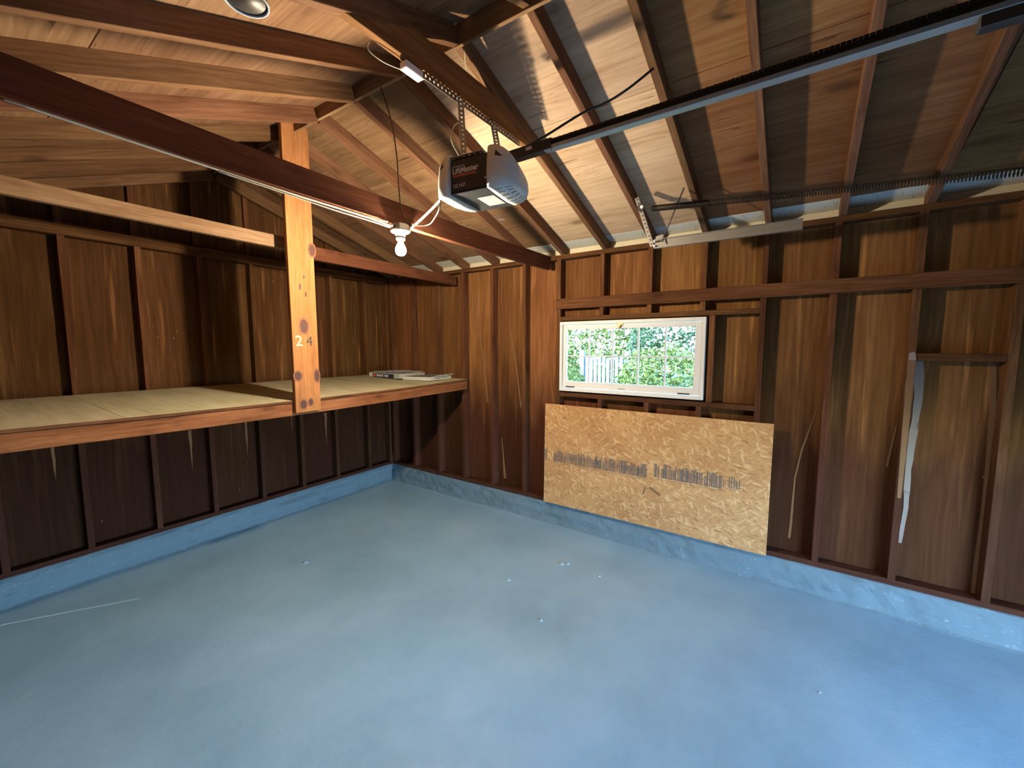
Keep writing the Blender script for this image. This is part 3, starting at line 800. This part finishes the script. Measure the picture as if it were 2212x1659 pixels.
def ob_patch(nm, pts, mat):
    # pts (z, y) on the tilted sheet
    bm = bmesh.new(); bm.faces.new([bm.verts.new((3.365+.02*(z-.208)/.972+.012-.0068, y, z)) for z, y in pts])
    mesh_obj(nm, bm, mat, ob)
ob_patch('brown_strand', [(.56, .885), (.545, .90), (.49, .81), (.51, .80)], M['scrape'])
ob_patch('nail_crack', [(.55, .932), (.48, .945), (.48, .938), (.55, .926)], M['iron'])

# ------------------------------------------------------------------ window
wi = struct('window_1', (XR, 1.15, 1.3))
WY0, WY1, WZ0, WZ1 = .515, 1.780-.018, 1.314, 1.956
def wbox(n, y0, y1, z0, z1, x0, x1, mat=None, ax=None, p=None): return box(n, x0, x1, y0, y1, z0, z1, mat or M['white_frame'], p or wi, ax, .0025)
fx0, fx1 = XR-.012, XR+.085
wbox('frame_jamb', WY0, WY0+.026, WZ0, WZ1, fx0, fx1, ax='Z'); wbox('frame_jamb', WY1-.026, WY1, WZ0, WZ1, fx0, fx1, ax='Z')
wbox('frame_head', WY0+.026, WY1-.026, WZ1-.028, WZ1, fx0, fx1); wbox('frame_sill', WY0+.026, WY1-.026, WZ0, WZ0+.028, fx0-.004, fx1)
for y0_, y1_, za_, zb_ in ((.49, WY0+.004, 1.28, 1.985), (WY1-.004, 1.79, 1.28, 1.985), (WY0, WY1, 1.28, WZ0+.004), (WY0, WY1, WZ1-.004, 1.985)): box('outer_casing', XR+.078, XR+.087, y0_, y1_, za_, zb_, M['iron'], wi, None, 0)
sash = struct_s = link(D.objects.new('sash', None)); sash.parent = wi; sash.matrix_parent_inverse = pm(wi).inverted(); sash.location = (XR+.02, 1.15, 1.64)
sx0, sx1 = XR+.004, XR+.036
sy0, sy1, sz0, sz1 = WY0+.030, WY1-.030, WZ0+.032, WZ1-.032
gy0, gy1, gz0, gz1 = .592, 1.700, 1.405, 1.885
wbox('stile', sy0, gy0, sz0, sz1, sx0, sx1, ax='Z', p=sash); wbox('stile', gy1, sy1, sz0, sz1, sx0, sx1, ax='Z', p=sash)
wbox('rail', gy0, gy1, gz1, sz1, sx0, sx1, p=sash); wbox('rail', gy0, gy1, sz0, gz0, sx0, sx1, p=sash)
nw = 5; pw = (gy1-gy0)/nw; mb = .013
for k in range(1, nw):
    y = gy0+pw*k; wbox('glazing_bar', y-mb/2, y+mb/2, gz0, gz1, sx0+.004, sx1-.004, M['muntin'], 'Z', sash)
zm = (gz0+gz1)/2-.003
for k in range(nw): wbox('glazing_bar', gy0+pw*k+mb/2, gy0+pw*(k+1)-mb/2, zm-mb/2, zm+mb/2, sx0+.004, sx1-.004, M['muntin'], 'Y', sash)
for k in range(nw):
    for (a, b) in ((gz0, zm-mb/2), (zm+mb/2, gz1)):
        box('pane', sx0+.016, sx0+.0185, gy0+pw*k+mb/2-.001, gy0+pw*(k+1)-mb/2+.001, a, b, M['glass'], sash, 'Z', 0)
# catch and hinges
la = link(D.objects.new('catch', None)); la.parent = wi; la.matrix_parent_inverse = pm(wi).inverted(); la.location = (XR, 1.19, 1.90)
box('catch_plate', XR-.006, XR+.004, 1.165, 1.215, 1.905, 1.932, M['brass'], la, None, .003)
cyl('catch_knob', (XR-.02, 1.19, 1.912), (XR, 1.19, 1.912), .010, M['brass'], la)
board('catch_lever', (XR-.012, 1.19, 1.915), (XR-.008, 1.196, 1.872), .010, .006, (0, 1, 0), M['brass'], la)
for y in (1.655, .66):
    box('hinge', XR-.004, XR+.004, y-.045, y+.045, WZ0+.034, WZ0+.046, M['iron'], wi, None, .001)
bm = bmesh.new()
for k in range(5):
    r = bmesh.ops.create_cube(bm, size=1); bmesh.ops.scale(bm, vec=(.001, .008, .010), verts=r['verts']); bmesh.ops.translate(bm, vec=(XR+.0035, 1.19-.012*k, 1.362), verts=r['verts'])
mesh_obj('faint_stamp', bm, M['slot'], wi)

# ------------------------------------------------------------------ light fixture on the joist
lf = thing('bulb_fixture', 'bare lit bulb in a white porcelain holder on a metal box under the long joist', 'lamp', (1.61, 1.86, 2.41))
def lathe(name, prof, loc, mat, parent, seg=24, smooth=True):
    bm = bmesh.new(); rings = []
    for (r, z) in prof:
        rings.append([bm.verts.new((r*math.cos(2*PI*k/seg), r*math.sin(2*PI*k/seg), z)) for k in range(seg)] if r > 1e-5 else [bm.verts.new((0, 0, z))])
    for a, b in zip(rings, rings[1:]):
        for k in range(seg):
            k2 = (k+1) % seg
            if len(a) == 1: bm.faces.new((a[0], b[k], b[k2]))
            elif len(b) == 1: bm.faces.new((a[k], a[k2], b[0]))
            else: bm.faces.new((a[k], a[k2], b[k2], b[k]))
    if len(rings[0]) > 1: bm.faces.new(rings[0])
    if len(rings[-1]) > 1: bm.faces.new(rings[-1][::-1])
    bmesh.ops.recalc_face_normals(bm, faces=bm.faces)
    return mesh_obj(name, bm, mat, parent, Matrix.Translation(loc), smooth)
lathe('junction_box', [(.048, .03), (.048, 0), (.0, 0)], (1.612, 1.862, 2.392), M['galv'], lf, 8, False)
lathe('holder_plate', [(.0, .012), (.052, .010), (.056, .004), (.05, -.002), (.03, -.006), (.026, -.03), (.019, -.034), (.0, -.034)], (1.612, 1.862, 2.382), M['porcelain'], lf)
lathe('socket_ring', [(.024, .006), (.027, 0), (.024, -.006), (.018, -.012), (0, -.012)], (1.612, 1.862, 2.345), M['porcelain'], lf)
lathe('bulb', [(.013, .050), (.014, .036), (.022, .022), (.029, .006), (.030, -.008), (.026, -.022), (.016, -.032), (0, -.036)], (1.612, 1.862, 2.285), M['bulb'], lf)
for sx_ in (-1, 1): cyl('cable_clamp', (1.612+sx_*.046, 1.862, 2.405), (1.612+sx_*.070, 1.862, 2.41), .010, M['galv'], lf)
def cable(name, label, pts, r, mat, cat='cable', flat=None, n=6):
    return tag(tube(name, pts, r, mat, None, 8, n, flat), label, cat)
cable('cable', 'cream cable stapled under the long joist, left of the bulb, coming from behind the post', [(.20, 1.885, 2.436), (.62, 1.885, 2.427), (1.0, 1.884, 2.420), (1.40, 1.880, 2.416), (1.56, 1.866, 2.405)], .0055, M['white_cable'])
cable('cable', 'lower loose cream cable sagging just under the stapled one left of the bulb', [(.72, 1.868, 2.412), (.95, 1.864, 2.405), (1.2, 1.862, 2.396), (1.42, 1.862, 2.395), (1.54, 1.862, 2.392)], .004, M['white_cable'])
cable('cable', 'white cable rising from the bulb holder to the back of the door opener', [(1.655, 1.862, 2.41), (1.68, 1.82, 2.43), (1.655, 1.62, 2.50), (1.63, 1.45, 2.58), (1.60, 1.33, 2.60)], .0065, M['white_cable'])

# ------------------------------------------------------------------ door opener
OX, OY, OZ = 1.53, 1.20, 2.485
RZ = math.radians(7)
op = thing('door_opener', 'black and ivory garage door opener hanging under the roof', 'opener', (OX, OY, OZ), RZ)
def lobj(name, bm, mat, mw, parent=None, smooth=False):
    o = mesh_obj(name, bm, mat, parent or op, mw, smooth, local=True); return o
bm = boxbm(.235, .200, .140, .006)
body = lobj('body', bm, M['black'], Matrix.Translation((.005, 0, .0)))
lobj('base_plate', boxbm(.25, .196, .006, .002), M['dgrey'], Matrix.Translation((.012, 0, -.073)))
# lens covers: profile in (x,z), shrinking outwards along y
prof = [(-.118, .088), (-.128, .03), (-.130, -.03), (-.126, -.080), (-.05, -.085), (.05, -.087), (.13, -.078), (.150, -.045), (.148, -.01), (.128, .022), (.09, .045), (.04, .065), (-.02, .086), (-.075, .10), (-.105, .100)]
def lens(sy):
    bm = bmesh.new(); rings = []
    cx_, cz_ = .0, -.04
    K = 9
    for i in range(K):
        tt = i/(K-1); y = .098+.105*math.sin(tt*PI/2); sc = max(.02, math.cos(tt*PI/2)**.62)
        rings.append([bm.verts.new((cx_+(x-cx_)*sc, sy*y, cz_+(z-cz_)*sc)) for x, z in prof])
    for a, b in zip(rings, rings[1:]):
        for k in range(len(prof)): bm.faces.new((a[k], a[(k+1) % len(prof)], b[(k+1) % len(prof)], b[k]))
    bm.faces.new(rings[-1]); bm.faces.new(rings[0])
    bmesh.ops.recalc_face_normals(bm, faces=bm.faces)
    ln = lobj('light_lens', bm, M['lens'], Matrix.Identity(4), smooth=True)
    for p in ln.data.polygons:
        if len(p.vertices) > 4: p.use_smooth = False
    def P(tt, u, off=.0):
        n = len(prof); k = int(u) % n; f = u-int(u); x = prof[k][0]*(1-f)+prof[(k+1) % n][0]*f; z = prof[k][1]*(1-f)+prof[(k+1) % n][1]*f
        y = .098+.105*math.sin(tt*PI/2); sc = math.cos(tt*PI/2)**.62
        p = Vector((cx_+(x-cx_)*sc, sy*y, cz_+(z-cz_)*sc)); d = (p-Vector((cx_, sy*.06, cz_))).normalized()
        return p+d*off
    bm = bmesh.new()
    for k in range(9):
        u = 3.35+k*.42
        for (t0, t1) in ((.12, .34), (.40, .60)):
            vs = [bm.verts.new(P(tt, u+du, .0012)) for tt, du in ((t0, 0), (t1, 0), (t1, .14), (t0, .14))]
            bm.faces.new(vs)
    for f in bm.faces: pass
    s_ = lobj('vent_slots', bm, M['slot'], Matrix.Identity(4), ln); s_['kind'] = 'stuff'
    bm = bmesh.new()
    vs = [bm.verts.new(P(tt, u, .0015)) for tt, u in ((.22, .28), (.22, .72), (.42, .62))]
    bm.faces.new(vs)
    lobj('dark_opening', bm, M['ink'], Matrix.Identity(4), ln)
lens(-1); lens(1)
# writing on the face (-x side): text runs towards -y, reading left to right from the camera
def face_mw(y, z, x=-.1135):
    mm = Matrix(((0, 0, -1), (-1, 0, 0), (0, 1, 0))).to_4x4(); mm.translation = (x, y, z); return mm
text_mesh('lettering', 'LiftMaster', .0335, M['label'], op, face_mw(.088, .010), .0009, .0004, .98, local=True)
text_mesh('lettering', 'CHAMBERLAIN', .0095, M['label'], op, face_mw(.088, .036), 0, .0004, 1, local=True)
text_mesh('lettering', 'PROFESSIONAL', .0150, M['red'], op, face_mw(.086, -.005), .0007, .0004, 1.22, local=True)['label'] = 'red lettering'
text_mesh('lettering', '1/2 H.P.', .0230, M['label'], op, face_mw(.086, -.050), .0002, .0004, .95, local=True)
text_mesh('lettering', 'EX', .012, M['label'], op, face_mw(-.078, -.036), .0002, .0004, 1, local=True)
lb = lobj('warning_label', boxbm(.115, .086, .0008, 0), M['label'], Matrix.Translation((.03, -.030, -.0766)))
bm = bmesh.new()
for k in range(6):
    r = bmesh.ops.create_cube(bm, size=1); bmesh.ops.scale(bm, vec=(.0022, .05*random.uniform(.6, 1), .0004), verts=r['verts']); bmesh.ops.translate(bm, vec=(-.01+.013*k, -.026, -.0772), verts=r['verts'])
lobj('print_lines', bm, M['slot'], Matrix.Identity(4), lb)
lobj('red_mark', boxbm(.022, .03, .0005, 0), plain('faded_red_print', (.55, .38, .36)), Matrix.Translation((.045, -.03, -.0775)), lb)
# top brackets
tb = lobj('mounting_bracket', perf_strip(.17, .03, .002, .03, .007, True), M['galv'], Matrix.Translation((-.085, .02, .083)) @ Matrix.Rotation(PI/2, 4, 'Z'))

# rail with its chain
rl = thing('opener_rail', 'long steel rail with a chain running from the opener towards the garage door', 'rail', (1.58, 1.05, 2.56))
ry0, ry1 = -1.88, 1.07
box('rail_channel', 1.565, 1.600, ry0, .90, 2.560, 2.577, M['rail'], rl)
box('rail_web', 1.580, 1.584, ry0, 1.07, 2.577, 2.604, M['dgrey'], rl)
box('sprocket_cover', 1.562, 1.604, .86, 1.12, 2.562, 2.604, M['black'], rl)
box('white_sticker', 1.5605, 1.5615, .955, .985, 2.580, 2.594, M['label'], rl, None, 0)
bm = bmesh.new()
n_ = int((1.02-ry0)/.0127)
for x in (1.568, 1.596):
    for k in range(n_):
        y = ry0+.0127*k; r = bmesh.ops.create_cube(bm, size=1)
        bmesh.ops.scale(bm, vec=(.0075 if k % 2 else .0045, .0115, .0085), verts=r['verts']); bmesh.ops.translate(bm, vec=(x, y, 2.598+.004*math.sin(k*.02)), verts=r['verts'])
c_ = mesh_obj('chain', bm, M['chain'], rl); c_['kind'] = 'stuff'
cyl('rail_bolt', (1.567, .86, 2.548), (1.567, .86, 2.575), .004, M['galv'], rl)
box('trolley', 1.566, 1.602, -.52, -.36, 2.530, 2.560, M['iron'], rl)

# hangers of the opener
hg = thing('opener_hanger', 'perforated steel angle screwed along the underside of the collar tie above the opener', 'bracket', (1.7, 1.36, 2.9))
mesh_obj('perforated_angle', perf_strip(.76, .030, .002, .025, .011, True), M['galv_shaded'], hg, frame_mw((2.09, 1.362, 2.932), (1.33, 1.362, 2.918), (0, 0, -1)))
mesh_obj('hanger_strap', perf_strip(.34, .030, .002, .025, .009), M['galv'], hg, frame_mw((1.545, 1.36, 2.925), (1.475, 1.28, 2.575), (1, -.6, 0)))
mesh_obj('hanger_strap', perf_strip(.32, .034, .002, .025, .009), M['galv'], hg, frame_mw((1.80, 1.36, 2.925), (1.66, 1.20, 2.565), (1, -.6, 0)))
for p in ((1.545, 1.355, 2.915), (1.80, 1.355, 2.915), (1.478, 1.275, 2.59)): cyl('bolt', p, (p[0]-.01, p[1]-.012, p[2]), .007, M['iron'], hg, seg=6)
wb_ = thing('outlet_box', 'small white metal outlet box under the collar tie, left of the perforated angle', 'box', (1.285, 1.37, 2.89))
board('box_body', (1.235, 1.385, 2.902), (1.33, 1.385, 2.902), .042, .030, (0, 1, 0), M['whitebox'], wb_, .003)
board('end_cap', (1.331, 1.385, 2.902), (1.337, 1.385, 2.902), .040, .028, (0, 1, 0), M['galv'], wb_, .001)

# cords around the opener
cable('power_cord', 'thin brown cord hanging from the ridge and looping past the bulb up to the opener', [(1.575, 1.95, 3.17), (1.56, 1.86, 2.98), (1.588, 1.85, 2.80), (1.60, 1.85, 2.60), (1.612, 1.84, 2.47), (1.66, 1.80, 2.425), (1.72, 1.75, 2.43), (1.62, 1.60, 2.415), (1.475, 1.42, 2.40), (1.475, 1.395, 2.50), (1.475, 1.37, 2.585), (1.50, 1.30, 2.62)], .0036, M['brown_cord'], 'cord')
cable('wire', 'thin pale wire looping beside the left strap of the opener', [(1.58, 1.36, 2.82), (1.53, 1.37, 2.78), (1.50, 1.36, 2.70), (1.51, 1.32, 2.62), (1.50, 1.29, 2.575)], .0025, M['white_cable'], 'wire')
cable('wire', 'thin pale wire hanging from the ridge to the top of the collar tie', [(1.60, 1.36, 3.15), (1.66, 1.40, 3.10), (1.69, 1.40, 3.05), (1.70, 1.41, 3.0)], .0022, M['white_cable'], 'wire')
cable('wire', 'thin pale wire drooping below the collar tie, left of the white outlet box', [(1.10, 1.42, 2.93), (1.10, 1.43, 2.90), (1.16, 1.42, 2.885), (1.24, 1.41, 2.895)], .002, M['white_cable'], 'wire')
cable('black_cord', 'black cord running from the opener up across the rafters on the right', [(1.60, 1.16, 2.625), (1.67, 1.10, 2.65), (1.75, 1.0, 2.72), (1.86, .86, 2.83), (1.91, .76, 2.87), (1.93, .66, 2.91), (1.96, .56, 2.975)], .0055, M['black_cord'], 'cord')

# ------------------------------------------------------------------ door track and spring on the right
tk = thing('door_track', 'horizontal galvanised door track hung beside the window wall', 'track', (2.86, .78, 2.39))
TX = 2.86
box('web', TX+.022, TX+.024, -.04, .78, 2.392, 2.448, M['galv'], tk, 'Y', 0)
box('lower_flange', TX-.002, TX+.024, -.04, .78, 2.390, 2.392, M['galv'], tk, 'Y', 0)
box('upper_flange', TX-.002, TX+.024, -.04, .78, 2.448, 2.450, M['galv'], tk, 'Y', 0)
box('lip', TX-.004, TX-.002, -.04, .78, 2.390, 2.408, M['galv'], tk, 'Y', 0)
mesh_obj('hanger_angle', perf_strip(.36, .03, .002, .03, .009, True), M['galv'], tk, frame_mw((TX+.03, .905, 2.78), (TX+.03, .775, 2.40), (0, 1, 0)))
for z in (2.402, 2.434): cyl('bolt', (TX-.022, .772, z), (TX+.002, .772, z), .007, M['whitebox'], tk, seg=8)
tube('sway_rod', [(TX+.01, .73, 2.43), (TX+.005, .60, 2.75)], .004, M['iron'], tk, 6, 1)
prism('bracket_plate', [(.70, 2.41), (.78, 2.41), (.77, 2.47), (.725, 2.48)], .003, (TX+.012, 0, 0), (0, 1, 0), (0, 0, 1), M['galv'], tk)
sp = thing('extension_spring', 'stretched coil spring above the right door track', 'spring', (TX, .85, 2.68))
pts = []; y = .80; z0, z1 = 2.668, 2.53; ph = 0
def sz(y): return 2.655+(y-.80)*.085*(1 if y > .4 else 1)
while y > -1.75:
    tight = y > .45
    for k in range(8):
        ph += 2*PI/8; y -= (.0062 if tight else .0125)/8
        pts.append((TX+.019*math.cos(ph), y, sz(y)+.019*math.sin(ph)))
sp_o = tube('coil', pts, .0026, M['chain'], sp, 4, 1)
tube('spring_hook', [(TX, .86, 2.672), (TX, .835, 2.665), (TX, .80, 2.657)], .004, M['chain'], sp, 6, 3)
cyl('hook_bolt', (TX-.016, .865, 2.675), (TX+.02, .865, 2.675), .011, M['whitebox'], sp, seg=8)
cyl('pulley', (TX-.006, .875, 2.675), (TX+.014, .875, 2.675), .022, M['iron'], sp, seg=16)
tk2 = thing('door_track', 'horizontal galvanised door track on the left, above the camera', 'track', (.30, .78, 2.39))
box('web', .276, .278, YF, .6, 2.392, 2.448, M['galv'], tk2, 'Y', 0)
box('lower_flange', .276, .302, YF, .6, 2.390, 2.392, M['galv'], tk2, 'Y', 0)
# dark rounded shade with a white rim, hanging under the left roof slope at the frame edge
ds = thing('metal_shade', 'dark rounded metal shade with a white rim at the top edge of the picture', 'shade', (.62, 1.33, 2.76))
lathe('shade', [(.012, .085), (.03, .07), (.05, .03), (.055, 0)], (.60, 1.31, 2.70), M['iron'], ds, 20)
lathe('rim', [(.053, .003), (.058, .001), (.058, -.003), (.053, -.003), (.053, .003)], (.60, 1.31, 2.70), M['whitebox'], ds, 20)
tube('stem', [(.60, 1.31, 2.78), (.60, 1.31, 2.80)], .006, M['iron'], ds, 6, 1)

# unseen roof added outside the garage door to shade the near floor from sky
po = struct('added_shade_roof', (1.6, -3.4, 2.3))
for k in range(10): box('shade_plank', -1.2, 4.6, YFS-.33-(k+1)*.30, YFS-.33-k*.30-.004, 2.28, 2.31, M['rafter'], po, 'X')
for x in (-1.0, 4.4): box('shade_post', x-.05, x+.05, -5.2, -5.1, -.02, 2.28, M['rafter'], po, 'Z')
# ------------------------------------------------------------------ outside, seen through the window
g = box('ground', 3.6, 30, -20, 25, -.25, -.15, M['grass'], None, 'X', 0); g['kind'] = 'structure'
g = box('driveway', -6, 8, -16, YFS-.02, -.1, -.02, M['asphalt'], None, 'X', 0); g['kind'] = 'structure'
def bush(label, c, r, n, mat, seed, leaf=.07):
    rd = random.Random(seed)
    t = thing('shrub', label, 'shrub', (c[0], c[1], -.15), 0, 'shrubs outside the window')
    verts = []; faces = []
    for i in range(n):
        a = rd.uniform(0, 2*PI); u = rd.uniform(-1, 1); rr = rd.uniform(.72, 1.0)**.7
        s_ = math.sqrt(1-u*u); p = Vector((c[0]+r[0]*rr*s_*math.cos(a), c[1]+r[1]*rr*s_*math.sin(a), c[2]+r[2]*rr*u))
        bb = .16*noise.noise(p*2.3); p += Vector((bb, bb, bb))
        if p.z < -.1: continue
        d = Vector((rd.uniform(-1, 1), rd.uniform(-1, 1), rd.uniform(-.6, .8))).normalized(); e = d.cross(Vector((rd.uniform(-1, 1), rd.uniform(-1, 1), rd.uniform(-1, 1)))).normalized()
        L_ = leaf*rd.uniform(.6, 1.3); W_ = L_*.45; k = len(verts)
        verts += [p-d*L_/2, p+e*W_/2, p+d*L_/2, p-e*W_/2]; faces.append((k, k+1, k+2, k+3))
    me = D.meshes.new('foliage'); me.from_pydata([v[:] for v in verts], [], faces); me.materials.append(mat)
    o = D.objects.new('foliage', me); COL.objects.link(o); o.parent = t; o.matrix_parent_inverse = pm(t).inverted(); o['kind'] = 'stuff'
    cyl('stem', (c[0], c[1], -.16), (c[0], c[1], c[2]), .04, M['bark'], t, .02, 8)
bush('yellow-green leafy shrub low behind the right panes', (6.0, 1.45, .95), (.75, .70, .85), 5200, M['leaf'], 1)
bush('yellow-green leafy shrub behind the middle panes', (7.6, 2.25, .80), (.5, .36, .75), 3000, M['leaf'], 2)
bush('yellow-green leafy shrub at the left panes', (6.5, 3.35, .85), (.5, .42, .95), 4500, M['leaf'], 3)
bush('tall bright tree behind the gate', (10.8, 4.55, 2.6), (1.4, 1.5, 2.3), 11000, M['leaf'], 4, .13)
bush('tall blue-green shrub behind the right panes', (9.6, 1.7, 1.9), (1.2, 1.4, 2.2), 11000, M['leaf2'], 5, .12)
bush('blue-green shrub far right of the gate', (8.6, -1.2, 1.3), (1.1, 1.1, 2.3), 6000, M['leaf2'], 6, .11)
bush('distant bushy hedge tree closing the view', (14.6, 5.6, 2.6), (1.8, 4.4, 4.0), 16000, M['leaf2'], 7, .17)
gt = thing('garden_gate', 'pale weathered picket gate seen through the lower panes', 'gate', (8.0, 3.05, -.15))
for k in range(9):
    y = 2.72+.092*k; box('picket', 8.0, 8.022, y, y+.066, .25, 1.50+.02*math.sin(k*1.7), M['picket'], gt, 'Z')
for z in (.45, 1.38): box('gate_rail', 8.023, 8.06, 2.70, 3.55, z, z+.07, M['picket'], gt, 'Y')
for y in (2.58, 3.56): box('gate_post', 7.98, 8.08, y, y+.10, -.15, 1.62, M['picket'], gt, 'Z')
